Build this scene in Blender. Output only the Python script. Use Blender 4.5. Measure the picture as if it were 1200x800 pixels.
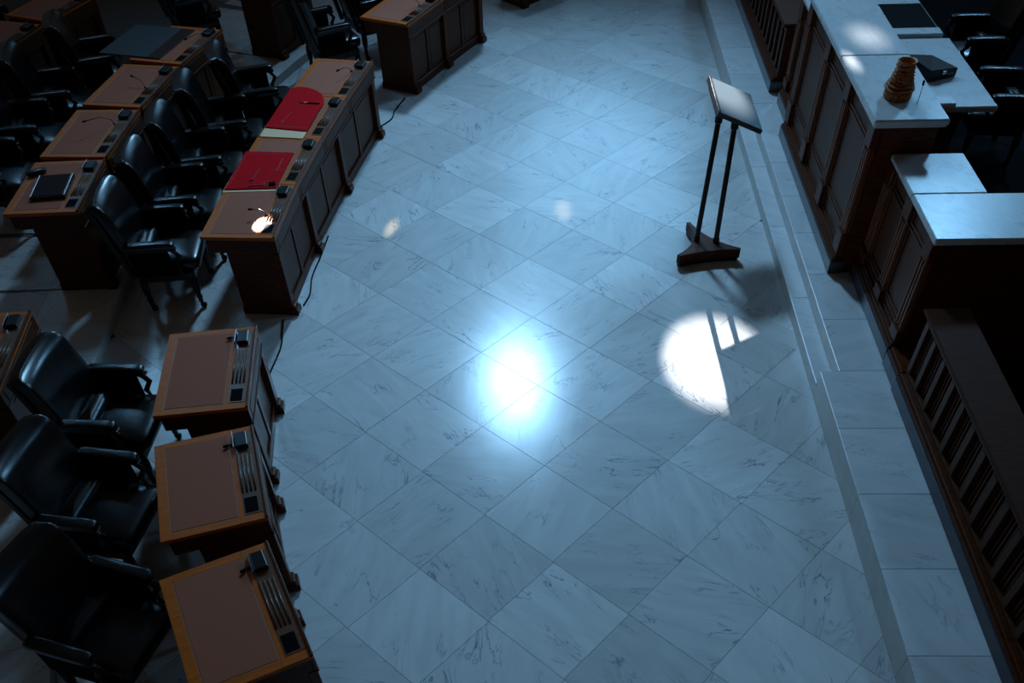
import bpy, bmesh, math, random
from mathutils import Vector, Matrix
random.seed(7)
scene = bpy.context.scene
for o in list(bpy.data.objects):
    bpy.data.objects.remove(o, do_unlink=True)
COL = scene.collection

# ------------------------------------------------------------------ camera
CAM_H = 4.6
F_PX, CX, CY = 1000.0, 599.0, 669.0
PITCH, ROLL = math.radians(52.19), math.radians(-2.573)
_R = Vector((1, 0, 0)); _F = Vector((0, math.cos(PITCH), -math.sin(PITCH))); _U = _R.cross(_F)
_R2 = math.cos(ROLL) * _R + math.sin(ROLL) * _U
_U2 = -math.sin(ROLL) * _R + math.cos(ROLL) * _U
cam = bpy.data.cameras.new('camera')
cam.sensor_fit = 'HORIZONTAL'; cam.sensor_width = 36.0
cam.lens = 36.0 * F_PX / 1200.0
cam.shift_x = (600.0 - CX) / 1200.0
cam.shift_y = (CY - 400.0) / 1200.0
cam.clip_start = 0.05; cam.clip_end = 200
camo = bpy.data.objects.new('camera', cam); COL.objects.link(camo)
B = -_F
camo.matrix_world = Matrix(((_R2.x, _U2.x, B.x, 0), (_R2.y, _U2.y, B.y, 0), (_R2.z, _U2.z, B.z, CAM_H), (0, 0, 0, 1)))
scene.camera = camo

# ------------------------------------------------------------------ world, lights, exposure
scene.view_settings.view_transform = 'Standard'
scene.view_settings.look = 'None'
scene.view_settings.gamma = 1.0
scene.view_settings.use_curve_mapping = False
scene.view_settings.exposure = 0.0
world = bpy.data.worlds.new('world'); scene.world = world; world.use_nodes = True
bg = world.node_tree.nodes['Background']
bg.inputs[0].default_value = (1.0, 0.90, 0.80, 1); bg.inputs[1].default_value = 0.022

def aim(o, target):
    o.rotation_euler = (Vector(target) - Vector(o.location)).to_track_quat('-Z', 'Y').to_euler()

def area_light(name, loc, target, size, power, color, shape='DISK', size_y=None, spread=None):
    l = bpy.data.lights.new(name, 'AREA'); l.shape = shape; l.size = size
    if size_y: l.size_y = size_y
    l.energy = power; l.color = color
    if spread: l.spread = math.radians(spread)
    o = bpy.data.objects.new(name, l); COL.objects.link(o); o.location = loc; aim(o, target); return o

def spot_light(name, loc, target, half_deg, power, color, radius=0.1, blend=0.2, sx=1, sy=1, roll=0.0):
    if half_deg < 0.5:                     # Blender's narrowest cone is one degree: a slimmer beam starts closer
        near = half_deg / 0.5; half_deg = 0.5; power *= near * near
        loc = Vector(target).lerp(Vector(loc), near)
    l = bpy.data.lights.new(name, 'SPOT'); l.energy = power; l.color = color
    l.spot_size = math.radians(half_deg * 2); l.spot_blend = blend; l.shadow_soft_size = radius
    o = bpy.data.objects.new(name, l); COL.objects.link(o); o.location = loc; aim(o, target); o.scale = (sx, sy, 1)
    return o

# cool far-end light: key window mirrored in the polished floor, plus added flank fills
BLUE = (0.24, 0.60, 1.0)
area_light('window_or_fill_light', (0.33, 17.0, 9.65), (0.35, 6.7, 0), 1.25, 126, (0.31, 0.645, 1.0), spread=56)
area_light('window_or_fill_light', (-8.0, 17.5, 9.7), (0.0, 6.3, 0), 1.7, 18, BLUE, spread=60)  # added fill lamp, placed so its floor reflection stays hidden by the desks
area_light('window_or_fill_light', (9.8, 17.5, 9.7), (0.6, 6.3, 0), 1.7, 68, BLUE, spread=60)  # added fill lamp on the other flank, softens the lectern shadow
area_light('window_or_fill_light', (2.9, 23.5, 8.6), (0.8, 5.8, 0), 5.5, 22, BLUE, spread=44)
# added fill lamp high behind the dais, no window known there
area_light('window_or_fill_light', (13.0, 10.0, 9.5), (0.0, 6.5, 0), 3.0, 30, BLUE, spread=90)
# beams of sun
SUN = (0.97, 0.98, 1.0)
spot_light('sun_beam', (2.85, 22.0, 8.0), (1.79, 5.71, 0.0), 1.40, 75000, SUN, 0.08, 0.22, 1.0, 0.56)
spot_light('sun_beam', (2.85, 22.0, 8.0), (2.98, 7.50, 1.55), 0.30, 60000, SUN, 0.05, 0.8, 0.55, 1.0)
spot_light('sun_beam', (2.85, 22.0, 8.0), (3.25, 7.97, 1.55), 0.70, 22000, SUN, 0.08, 0.9, 1.0, 0.62)
spot_light('sun_beam', (1.5, 20.0, 9.5), (-1.965, 6.80, 0.76), 0.24, 900000, SUN, 0.02, 0.12, 1.0, 0.8)
spot_light('sun_beam', (1.5, 20.0, 9.5), (-1.04, 7.97, 0.0), 0.45, 11000, (1.0, 0.76, 0.40), 0.04, 0.8, 0.55, 1.0)
spot_light('sun_beam', (1.5, 20.0, 9.5), (0.69, 8.17, 0.0), 0.50, 2400, (1.0, 0.78, 0.45), 0.05, 0.9, 0.8, 1.2)

# ------------------------------------------------------------------ materials
def new_mat(name):
    m = bpy.data.materials.new(name); m.use_nodes = True
    return m, m.node_tree.nodes, m.node_tree.links, m.node_tree.nodes['Principled BSDF']

def plain(name, col, rough=0.5, metal=0.0, coat=0.0, bump=0.0, bump_scale=60, var=0.12, spec=0.5):
    m, n, l, p = new_mat(name)
    p.inputs['Roughness'].default_value = rough; p.inputs['Metallic'].default_value = metal
    p.inputs['Coat Weight'].default_value = coat; p.inputs['Coat Roughness'].default_value = 0.12
    p.inputs['Specular IOR Level'].default_value = spec
    tc = n.new('ShaderNodeTexCoord'); no = n.new('ShaderNodeTexNoise'); no.inputs['Scale'].default_value = bump_scale
    l.new(tc.outputs['Object'], no.inputs['Vector'])
    mx = n.new('ShaderNodeMix'); mx.data_type = 'RGBA'
    mx.inputs['A'].default_value = (*[c * (1 - var) for c in col], 1); mx.inputs['B'].default_value = (*[min(1, c * (1 + var)) for c in col], 1)
    l.new(no.outputs['Fac'], mx.inputs['Factor']); l.new(mx.outputs['Result'], p.inputs['Base Color'])
    if bump:
        b = n.new('ShaderNodeBump'); b.inputs['Strength'].default_value = bump; b.inputs['Distance'].default_value = 0.002
        l.new(no.outputs['Fac'], b.inputs['Height']); l.new(b.outputs['Normal'], p.inputs['Normal'])
    return m

def wood(name, c1, c2, rough=0.35, coat=0.3, scale=(3, 40, 40), spec=0.5):
    m, n, l, p = new_mat(name)
    tc = n.new('ShaderNodeTexCoord'); mp = n.new('ShaderNodeMapping'); mp.inputs['Scale'].default_value = scale
    no = n.new('ShaderNodeTexNoise'); no.inputs['Scale'].default_value = 2.0; no.inputs['Detail'].default_value = 6; no.inputs['Distortion'].default_value = 1.2
    oi = n.new('ShaderNodeObjectInfo'); ad = n.new('ShaderNodeVectorMath'); ad.operation = 'ADD'
    l.new(tc.outputs['Object'], mp.inputs['Vector']); l.new(mp.outputs['Vector'], ad.inputs[0])
    sc = n.new('ShaderNodeVectorMath'); sc.operation = 'SCALE'; sc.inputs[0].default_value = (7, 13, 5)
    l.new(oi.outputs['Random'], sc.inputs['Scale']); l.new(sc.outputs['Vector'], ad.inputs[1]); l.new(ad.outputs['Vector'], no.inputs['Vector'])
    cr = n.new('ShaderNodeValToRGB'); cr.color_ramp.elements[0].position = 0.3; cr.color_ramp.elements[1].position = 0.72
    cr.color_ramp.elements[0].color = (*c1, 1); cr.color_ramp.elements[1].color = (*c2, 1)
    l.new(no.outputs['Fac'], cr.inputs['Fac']); l.new(cr.outputs['Color'], p.inputs['Base Color'])
    p.inputs['Roughness'].default_value = rough; p.inputs['Coat Weight'].default_value = coat; p.inputs['Coat Roughness'].default_value = 0.15
    p.inputs['Specular IOR Level'].default_value = spec
    bu = n.new('ShaderNodeBump'); bu.inputs['Strength'].default_value = 0.08; bu.inputs['Distance'].default_value = 0.002
    l.new(no.outputs['Fac'], bu.inputs['Height']); l.new(bu.outputs['Normal'], p.inputs['Normal'])
    return m

def marble(name, base, vein, rough=0.25, tone=(0.80, 1.0), vein_amt=0.85, scale=1.0, spec=0.4):
    """Carrara-like marble; every object takes its own slice, vein direction and tone."""
    m, n, l, p = new_mat(name)
    tc = n.new('ShaderNodeTexCoord'); oi = n.new('ShaderNodeObjectInfo')
    rot = n.new('ShaderNodeVectorRotate'); rot.rotation_type = 'Z_AXIS'
    ang = n.new('ShaderNodeMath'); ang.operation = 'MULTIPLY'; ang.inputs[1].default_value = 40.0
    l.new(oi.outputs['Random'], ang.inputs[0])
    # directions cluster around the two tile axes
    sn = n.new('ShaderNodeMath'); sn.operation = 'SNAP'; sn.inputs[1].default_value = 1.3
    l.new(ang.outputs[0], sn.inputs[0])
    l.new(tc.outputs['Object'], rot.inputs['Vector']); l.new(sn.outputs[0], rot.inputs['Angle'])
    off = n.new('ShaderNodeVectorMath'); off.operation = 'SCALE'; off.inputs[0].default_value = (91, 57, 33)
    l.new(oi.outputs['Random'], off.inputs['Scale'])
    ad = n.new('ShaderNodeVectorMath'); ad.operation = 'ADD'
    l.new(rot.outputs['Vector'], ad.inputs[0]); l.new(off.outputs['Vector'], ad.inputs[1])
    st = n.new('ShaderNodeMapping'); st.inputs['Scale'].default_value = (0.9 * scale, 3.6 * scale, 3.0 * scale)
    l.new(ad.outputs['Vector'], st.inputs['Vector'])
    # thin veins: band where a distorted stretched noise crosses 0.5
    n1 = n.new('ShaderNodeTexNoise'); n1.inputs['Scale'].default_value = 1.6; n1.inputs['Detail'].default_value = 5; n1.inputs['Roughness'].default_value = 0.58; n1.inputs['Distortion'].default_value = 0.9
    l.new(st.outputs['Vector'], n1.inputs['Vector'])
    s1 = n.new('ShaderNodeMath'); s1.operation = 'SUBTRACT'; s1.inputs[1].default_value = 0.5; l.new(n1.outputs['Fac'], s1.inputs[0])
    a1 = n.new('ShaderNodeMath'); a1.operation = 'ABSOLUTE'; l.new(s1.outputs[0], a1.inputs[0])
    r1 = n.new('ShaderNodeMapRange'); r1.inputs['From Min'].default_value = 0.0; r1.inputs['From Max'].default_value = 0.016; r1.inputs['To Min'].default_value = 1; r1.inputs['To Max'].default_value = 0
    l.new(a1.outputs[0], r1.inputs['Value'])
    # veins only where a broad patch mask allows
    n2 = n.new('ShaderNodeTexNoise'); n2.inputs['Scale'].default_value = 3.4 * scale; n2.inputs['Detail'].default_value = 3
    l.new(ad.outputs['Vector'], n2.inputs['Vector'])
    r2 = n.new('ShaderNodeMapRange'); r2.inputs['From Min'].default_value = 0.46; r2.inputs['From Max'].default_value = 0.66
    l.new(n2.outputs['Fac'], r2.inputs['Value'])
    mu = n.new('ShaderNodeMath'); mu.operation = 'MULTIPLY'; l.new(r1.outputs[0], mu.inputs[0]); l.new(r2.outputs[0], mu.inputs[1])
    mu2 = n.new('ShaderNodeMath'); mu2.operation = 'MULTIPLY'; mu2.inputs[1].default_value = vein_amt; l.new(mu.outputs[0], mu2.inputs[0])
    # soft clouding
    n3 = n.new('ShaderNodeTexNoise'); n3.inputs['Scale'].default_value = 2.6; n3.inputs['Detail'].default_value = 5; n3.inputs['Distortion'].default_value = 0.5
    l.new(st.outputs['Vector'], n3.inputs['Vector'])
    cl = n.new('ShaderNodeMapRange'); cl.inputs['From Min'].default_value = 0.3; cl.inputs['From Max'].default_value = 0.75; cl.inputs['To Min'].default_value = 1.0; cl.inputs['To Max'].default_value = 0.84
    l.new(n3.outputs['Fac'], cl.inputs['Value'])
    wn = n.new('ShaderNodeTexWhiteNoise'); wn.noise_dimensions = '1D'; l.new(oi.outputs['Random'], wn.inputs['W'])
    tn = n.new('ShaderNodeMapRange'); tn.inputs['To Min'].default_value = tone[0]; tn.inputs['To Max'].default_value = tone[1]; l.new(wn.outputs['Value'], tn.inputs['Value'])
    mm = n.new('ShaderNodeMath'); mm.operation = 'MULTIPLY'; l.new(cl.outputs[0], mm.inputs[0]); l.new(tn.outputs[0], mm.inputs[1])
    bs = n.new('ShaderNodeVectorMath'); bs.operation = 'SCALE'; bs.inputs[0].default_value = base; l.new(mm.outputs[0], bs.inputs['Scale'])
    mx = n.new('ShaderNodeMix'); mx.data_type = 'RGBA'; l.new(mu2.outputs[0], mx.inputs['Factor']); l.new(bs.outputs['Vector'], mx.inputs['A']); mx.inputs['B'].default_value = (*vein, 1)
    l.new(mx.outputs['Result'], p.inputs['Base Color'])
    p.inputs['Roughness'].default_value = rough; p.inputs['Specular IOR Level'].default_value = spec
    n4 = n.new('ShaderNodeTexNoise'); n4.inputs['Scale'].default_value = 5; l.new(ad.outputs['Vector'], n4.inputs['Vector'])
    rr = n.new('ShaderNodeMapRange'); rr.inputs['To Min'].default_value = rough - 0.04; rr.inputs['To Max'].default_value = rough + 0.04; l.new(n4.outputs['Fac'], rr.inputs['Value']); l.new(rr.outputs[0], p.inputs['Roughness'])
    return m

M = {}
M['tile'] = marble('floor_marble', (0.74, 0.74, 0.73), (0.12, 0.15, 0.22), rough=0.19, spec=0.28)
M['slab'] = marble('step_marble', (0.78, 0.79, 0.80), (0.20, 0.23, 0.30), rough=0.30, tone=(0.86, 1.0), vein_amt=0.6)
M['riser'] = marble('riser_marble', (0.72, 0.71, 0.68), (0.3, 0.3, 0.32), rough=0.4, tone=(0.9, 1.0), vein_amt=0.25)
M['counter'] = marble('counter_marble', (0.56, 0.58, 0.59), (0.25, 0.28, 0.33), rough=0.28, tone=(0.95, 1.0), vein_amt=0.16, scale=3.2)
M['plinth'] = marble('shaded_plinth_marble', (0.085, 0.080, 0.095), (0.1, 0.1, 0.12), rough=0.2, tone=(0.8, 1.0), vein_amt=0.4)  # shade on the plinth face is put into the marble colour
M['grout'] = plain('grout', (0.13, 0.135, 0.14), 0.8, bump_scale=30)
M['walnut'] = wood('dark_walnut', (0.030, 0.0062, 0.0010), (0.135, 0.029, 0.005), 0.38, 0.0, spec=0.16)
M['panel'] = wood('panel_walnut', (0.060, 0.020, 0.008), (0.105, 0.036, 0.014), 0.42, 0.0, spec=0.13)
M['pilaster'] = wood('lit_pilaster_walnut', (0.060, 0.014, 0.0025), (0.22, 0.055, 0.011), 0.36, 0.0, scale=(30, 30, 3), spec=0.18)  # brighter copy of the walnut: light on the pilasters put into the colour
M['rail'] = wood('handrail_walnut', (0.030, 0.007, 0.002), (0.085, 0.022, 0.006), 0.6, 0.0, spec=0.08)
M['oak'] = wood('desk_border_wood', (0.40, 0.080, 0.004), (0.66, 0.135, 0.009), 0.42, 0.0, spec=0.25)
M['mahogany'] = wood('chair_wood', (0.010, 0.004, 0.002), (0.028, 0.010, 0.005), 0.35, 0.1, spec=0.3)
M['blotter'] = plain('blotter_leather', (0.38, 0.112, 0.060), 0.65, spec=0.15, bump=0.25, bump_scale=260, var=0.06)
M['gilt'] = plain('blotter_edge', (0.30, 0.16, 0.09), 0.4, var=0.1)
M['leather'] = plain('black_leather', (0.0025, 0.0025, 0.003), 0.27, bump=0.12, bump_scale=180, var=0.15, spec=0.55)
M['black'] = plain('black_plastic', (0.006, 0.006, 0.007), 0.3, var=0.1, spec=0.3)
M['blackm'] = plain('black_matt', (0.005, 0.005, 0.005), 0.7, var=0.1, spec=0.02)
M['metal'] = plain('grey_metal', (0.45, 0.46, 0.48), 0.25, metal=1.0, var=0.05)
M['brass'] = plain('old_brass', (0.55, 0.38, 0.14), 0.3, metal=1.0, var=0.1)
M['groove'] = wood('pen_groove_wood', (0.09, 0.035, 0.015), (0.20, 0.08, 0.04), 0.32, 0.1)
M['red'] = plain('red_card', (0.56, 0.004, 0.010), 0.7, var=0.04, spec=0.03)
M['crease'] = plain('folder_elastic', (0.20, 0.010, 0.012), 0.6, var=0.1)
M['paper'] = plain('cream_paper', (0.82, 0.53, 0.29), 0.7, var=0.03)
M['well_shade_floor'] = plain('well_shade', (0.006, 0.006, 0.008), 0.95, bump=0.4, bump_scale=300, spec=0.1)  # near-black: shade inside the dais well put into the colour
M['carved'] = wood('carved_wood', (0.10, 0.028, 0.006), (0.75, 0.24, 0.05), 0.45, 0.0, spec=0.3, scale=(18, 18, 30))
M['glass'] = plain('grey_glass_top', (0.12, 0.15, 0.165), 0.25, var=0.05)
M['screen'] = plain('dark_screen', (0.010, 0.012, 0.016), 0.12, var=0.05)
M['portfolio'] = plain('slate_card', (0.028, 0.034, 0.038), 0.6, var=0.1, spec=0.3)
M['print'] = plain('grey_print', (0.35, 0.35, 0.36), 0.5, var=0.05)

# ------------------------------------------------------------------ mesh helpers
def bm_new(): return bmesh.new()

def box(bm, x0, x1, y0, y1, z0, z1, bev=0.0, mat=None, seg=1):
    g = bmesh.ops.create_cube(bm, size=1.0)
    vs = g['verts']
    T = Matrix.Translation(((x0 + x1) / 2, (y0 + y1) / 2, (z0 + z1) / 2)) @ Matrix.Diagonal((abs(x1 - x0), abs(y1 - y0), abs(z1 - z0), 1))
    if mat is not None: T = mat @ T
    bmesh.ops.transform(bm, matrix=T, verts=vs)
    if bev:
        es = list({e for v in vs for e in v.link_edges})
        bmesh.ops.bevel(bm, geom=es, offset=bev, segments=seg, affect='EDGES', profile=0.5)
    return bm

def prism(bm, poly, z0, z1, bev=0.0):
    a = [bm.verts.new((x, y, z0)) for x, y in poly]; b = [bm.verts.new((x, y, z1)) for x, y in poly]
    n = len(poly); fs = []
    fs.append(bm.faces.new(list(reversed(a)))); top = bm.faces.new(b); fs.append(top)
    for i in range(n):
        fs.append(bm.faces.new((a[i], a[(i + 1) % n], b[(i + 1) % n], b[i])))
    bmesh.ops.recalc_face_normals(bm, faces=fs)
    if bev: bmesh.ops.bevel(bm, geom=list(top.edges), offset=bev, segments=2, affect='EDGES', profile=0.5)
    return bm

def cushion(bm, c, h, e1=0.35, e2=0.35, mat=None, nu=28, nv=14, bulge=None):
    """superellipsoid: boxy with soft rolled edges"""
    def sp(w, e): return math.copysign(abs(w) ** e, w)
    rows = []
    for j in range(nv + 1):
        v = -math.pi / 2 + math.pi * j / nv
        row = []
        for i in range(nu):
            u = 2 * math.pi * i / nu
            x = sp(math.cos(v), e1) * sp(math.cos(u), e2); y = sp(math.cos(v), e1) * sp(math.sin(u), e2); z = sp(math.sin(v), e1)
            p = Vector((x * h[0], y * h[1], z * h[2]))
            if bulge: p = bulge(p, x, y, z)
            p = p + Vector(c)
            if mat is not None: p = mat @ p
            row.append(p)
        rows.append(row)
    bot = bm.verts.new(sum(rows[0], Vector()) / nu); top = bm.verts.new(sum(rows[-1], Vector()) / nu)
    V = [[bm.verts.new(p) for p in r] for r in rows[1:-1]]
    for j in range(len(V) - 1):
        for i in range(nu):
            bm.faces.new((V[j][i], V[j][(i + 1) % nu], V[j + 1][(i + 1) % nu], V[j + 1][i]))
    for i in range(nu):
        bm.faces.new((bot, V[0][(i + 1) % nu], V[0][i])); bm.faces.new((top, V[-1][i], V[-1][(i + 1) % nu]))
    return bm

def lathe(bm, prof, c=(0, 0, 0), n=20, mat=None, wob=None):
    rings = []
    for k, (r, z) in enumerate(prof):
        ring = []
        for i in range(n):
            a = 2 * math.pi * i / n
            rr = r * (wob(a, z) if wob else 1)
            p = Vector((c[0] + rr * math.cos(a), c[1] + rr * math.sin(a), c[2] + z))
            ring.append(bm.verts.new(mat @ p if mat is not None else p))
        rings.append(ring)
    for k in range(len(rings) - 1):
        for i in range(n):
            bm.faces.new((rings[k][i], rings[k][(i + 1) % n], rings[k + 1][(i + 1) % n], rings[k + 1][i]))
    bm.faces.new(list(reversed(rings[0]))); bm.faces.new(rings[-1])
    return bm

def tube(bm, pts, r, n=8):
    pts = [Vector(p) for p in pts]; rings = []
    for i, p in enumerate(pts):
        d = (pts[min(i + 1, len(pts) - 1)] - pts[max(i - 1, 0)]).normalized()
        a = d.cross(Vector((0, 0, 1)))
        if a.length < 1e-3: a = d.cross(Vector((1, 0, 0)))
        a.normalize(); b = d.cross(a)
        rr = r[i] if isinstance(r, (list, tuple)) else r
        rings.append([bm.verts.new(p + rr * (math.cos(2 * math.pi * k / n) * a + math.sin(2 * math.pi * k / n) * b)) for k in range(n)])
    for i in range(len(rings) - 1):
        for k in range(n):
            bm.faces.new((rings[i][k], rings[i][(k + 1) % n], rings[i + 1][(k + 1) % n], rings[i + 1][k]))
    bm.faces.new(rings[0]); bm.faces.new(list(reversed(rings[-1])))
    return bm

def obj(name, bm, mat, parent=None, smooth=False, loc=None):
    bmesh.ops.recalc_face_normals(bm, faces=bm.faces[:])
    me = bpy.data.meshes.new(name); bm.to_mesh(me); bm.free()
    me.materials.append(mat)
    if smooth:
        for p in me.polygons: p.use_smooth = True
    o = bpy.data.objects.new(name, me); COL.objects.link(o)
    if parent: o.parent = parent
    if loc: o.location = loc
    return o

def share(name, me, parent=None, loc=(0, 0, 0), rz=0.0):
    o = bpy.data.objects.new(name, me); COL.objects.link(o)
    if parent: o.parent = parent
    o.location = loc; o.rotation_euler = (0, 0, rz)
    return o

def tag(o, label, cat, group=None):
    o['label'] = label; o['category'] = cat
    if group: o['group'] = group
    return o

def thing(name, label, cat, loc=(0, 0, 0), rz=0.0, group=None):
    o = bpy.data.objects.new(name, None); COL.objects.link(o); o.empty_display_size = 0.1
    o.location = loc; o.rotation_euler = (0, 0, rz)
    return tag(o, label, cat, group)

def struct(o):
    o['kind'] = 'structure'; return o

def copy_tree(o, parent=None):
    c = o.copy(); COL.objects.link(c); c.parent = parent
    for ch in [x for x in bpy.data.objects if x.parent == o]:
        copy_tree(ch, c)
    return c

def R2(a, x, y): return (math.cos(a) * x - math.sin(a) * y, math.sin(a) * x + math.cos(a) * y)

# ------------------------------------------------------------------ floor with square marble tiles laid on the diagonal
floor = struct(obj('floor', box(bm_new(), -9, 10, -1.5, 17, -0.12, -0.008), M['grout']))
PSI = math.radians(-44.944)
EA = Vector((math.cos(PSI), math.sin(PSI))); EB = Vector((-math.sin(PSI), math.cos(PSI)))
PITCH_T = 0.6535; B0 = 1.4697; A0 = 0.2576
GAP = 0.0017
tile_meshes = []
for q in range(1):
    bm = bm_new(); h = PITCH_T / 2 - GAP / 2
    box(bm, -h, h, -h, h, -0.008, 0.0, 0.0012)
    me = bpy.data.meshes.new('tile'); bm.to_mesh(me); bm.free(); me.materials.append(M['tile']); tile_meshes.append(me)
KD = 0.058
row_jit = {}
for ib in range(-8, 24):
    for ia in range(-26, 12):
        b = B0 + (ib + 0.5) * PITCH_T
        a = A0 + (ia + 0.5) * PITCH_T + row_jit.setdefault(ib, random.uniform(-0.012, 0.012))
        c = EA * a + EB * b
        if not (-3.75 < c.x < 3.3 and 1.0 < c.y < 14.6): continue
        if c.x - KD * c.y > 2.17 + 0.42: continue
        share('tile', tile_meshes[0], floor, (c.x, c.y, 0), PSI)

# raised tier on the left
EDGE = [(-2.35, 1.6), (-2.80, 2.5), (-3.18, 3.7), (-3.36, 4.68), (-3.42, 5.4), (-3.45, 6.0), (-3.47, 7.0), (-3.45, 7.9), (-3.37, 8.85), (-3.16, 9.82), (-2.87, 10.75), (-2.45, 11.8), (-1.95, 12.9), (-1.35, 14.0)]
TIER = 0.10
tier = struct(obj('tier_platform', prism(bm_new(), EDGE + [(-9, 14.0), (-9, 1.6)], 0.0, TIER - 0.01), M['grout']))
for (p, q) in zip(EDGE[:-1], EDGE[1:]):
    p, q = Vector(p), Vector(q); d = (q - p).normalized(); nrm = Vector((-d.y, d.x))
    L = (q - p).length; m = max(1, round(L / 0.66))
    obj('riser_slab', box(bm_new(), 0.002, L - 0.002, -0.012, 0.0, 0.0, TIER - 0.012, 0.001, Matrix.Translation((p.x, p.y, 0)) @ Matrix.Rotation(math.atan2(d.y, d.x), 4, 'Z')), M['riser'], tier)
    for s in range(m):
        for r in range(3):
            g = 0.0015
            P0 = p + d * (L * s / m + g); P1 = p + d * (L * (s + 1) / m - g)
            lo = -0.018 if r == 0 else r * 0.66 + g; hi = (r + 1) * 0.66 - g
            quad = [P0 + nrm * lo, P1 + nrm * lo, P1 + nrm * hi, P0 + nrm * hi]
            ctr = sum(quad, Vector((0, 0))) / 4
            obj('tile', prism(bm_new(), [tuple(v - ctr) for v in quad], TIER - 0.01, TIER, 0.001), M['tile'], tier, loc=(ctr.x, ctr.y, 0))

# ------------------------------------------------------------------ dais: everything in a frame turned by DA, u along, t into the dais
DA = -math.atan(KD)
def D(t, u, z=0.0):
    c, s = math.cos(DA), math.sin(DA)
    # keep t = x - KD*y and u = y exactly at t of the kerb
    x, y = t + KD * u, u
    return (x, y, z)
PZ = 0.25; T0 = 2.17; TR = 2.315; UR0, UR1 = 5.2, 9.75
def dbox(bm, t0, t1, u0, u1, z0, z1, bev=0.0, o=(0, 0)):
    """box in dais coordinates relative to origin o=(t,u)"""
    return box(bm, t0 - o[0], t1 - o[0], u0 - o[1], u1 - o[1], z0, z1, bev)
def dthing(name, label, cat, o, group=None):
    return thing(name, label, cat, D(o[0], o[1], 0), DA, group)
def dobj(name, bm, mat, o): # top-level or structure mesh whose coordinates are relative to o
    ob = obj(name, bm, mat); ob.location = D(o[0], o[1], 0); ob.rotation_euler = (0, 0, DA); return ob

o0 = (T0, 7.7)
bm = bm_new(); box(bm, 0.02, 7.0, UR1 - 7.7, 6.6, 0.0, PZ - 0.02); box(bm, 0.02, 7.0, -6.5, UR0 - 7.7, 0.0, PZ - 0.02); box(bm, TR - T0 + 0.02, 7.0, UR0 - 7.7, UR1 - 7.7, 0.0, PZ - 0.02)
plat = struct(dobj('dais_platform', bm, M['grout'], o0))
def slab(name, t0, t1, u0, u1, z0, z1, mat, bev=0.004):
    ct, cu = (t0 + t1) / 2, (u0 + u1) / 2
    ob = obj(name, box(bm_new(), (t0 - t1) / 2, (t1 - t0) / 2, (u0 - u1) / 2, (u1 - u0) / 2, z0, z1, bev, seg=2), mat, plat)
    ob.location = (ct - o0[0], cu - o0[1], 0); return ob
def run(u0, u1, n):
    return [(u0 + (u1 - u0) * i / n + 0.001, u0 + (u1 - u0) * (i + 1) / n - 0.001) for i in range(n)]
for a, b in run(1.3, UR0, 6) :
    slab('marble_slab', T0 - 0.004, T0 + 0.75, a, b, PZ - 0.022, PZ, M['slab'])
for a, b in run(UR1, 14.2, 6):
    slab('marble_slab', T0 - 0.004, T0 + 0.75, a, b, PZ - 0.022, PZ, M['slab'])
for a, b in run(UR0, UR1, 7):
    slab('marble_slab', TR - 0.004, T0 + 0.75, a, b, PZ - 0.022, PZ, M['slab'])
for a, b in run(1.3, UR0, 3) + run(UR1, 14.2, 3):
    slab('riser_slab', T0, T0 + 0.02, a, b, 0.0, PZ - 0.022, M['riser'], 0.002)
for a, b in run(UR0, UR1, 3):
    slab('riser_slab', TR, TR + 0.02, a, b, PZ / 2, PZ - 0.022, M['riser'], 0.002)
    slab('riser_slab', T0, T0 + 0.02, a, b, 0.0, PZ / 2 - 0.02, M['riser'], 0.002)
for a, b in run(UR0, UR1, 4):
    slab('step_tread', T0 - 0.004, TR + 0.003, a, b, PZ / 2 - 0.02, PZ / 2, M['slab'])
# floor sheet inside the dais, the well's shade put into its colour
well_sheet = slab('well_shade_floor', T0 + 0.75, T0 + 6.9, 1.3, 14.2, PZ - 0.02, PZ + 0.004, M['well_shade_floor'], 0.0)

def panel_bay(par, o, tf, u0, u1, rows, stile=0.05):
    """framed recessed panels between two pilasters. rows = [(z0,z1)]"""
    for (z0, z1) in rows:
        a, b = u0, u1
        # frame bead around a recessed field
        bmf = bm_new(); w = 0.018
        dbox(bmf, tf - 0.010, tf + 0.012, a, b, z1 - w, z1, 0.004, o); dbox(bmf, tf - 0.010, tf + 0.012, a, b, z0, z0 + w, 0.004, o)
        dbox(bmf, tf - 0.010, tf + 0.012, a, a + w, z0 + w, z1 - w, 0.004, o); dbox(bmf, tf - 0.010, tf + 0.012, b - w, b, z0 + w, z1 - w, 0.004, o)
        fr = obj('panel_frame', bmf, M['walnut'], par)
        obj('panel', dbox(bm_new(), tf + 0.004, tf + 0.014, a + w, b - w, z0 + w, z1 - w, 0.002, o), M['panel'], par)

def pilaster(par, o, tf, uc, w, z0, z1):
    bm = bm_new()
    dbox(bm, tf - 0.022, tf + 0.02, uc - w / 2, uc + w / 2, z0, z1, 0.003, o)
    n = 3
    for i in range(n):
        c = uc - w / 2 + w * (i + 0.5) / n
        dbox(bm, tf - 0.032, tf - 0.018, c - w / n * 0.30, c + w / n * 0.30, z0 + 0.02, z1 - 0.02, 0.004, o)
    return obj('pilaster', bm, M['pilaster'], par)

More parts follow.
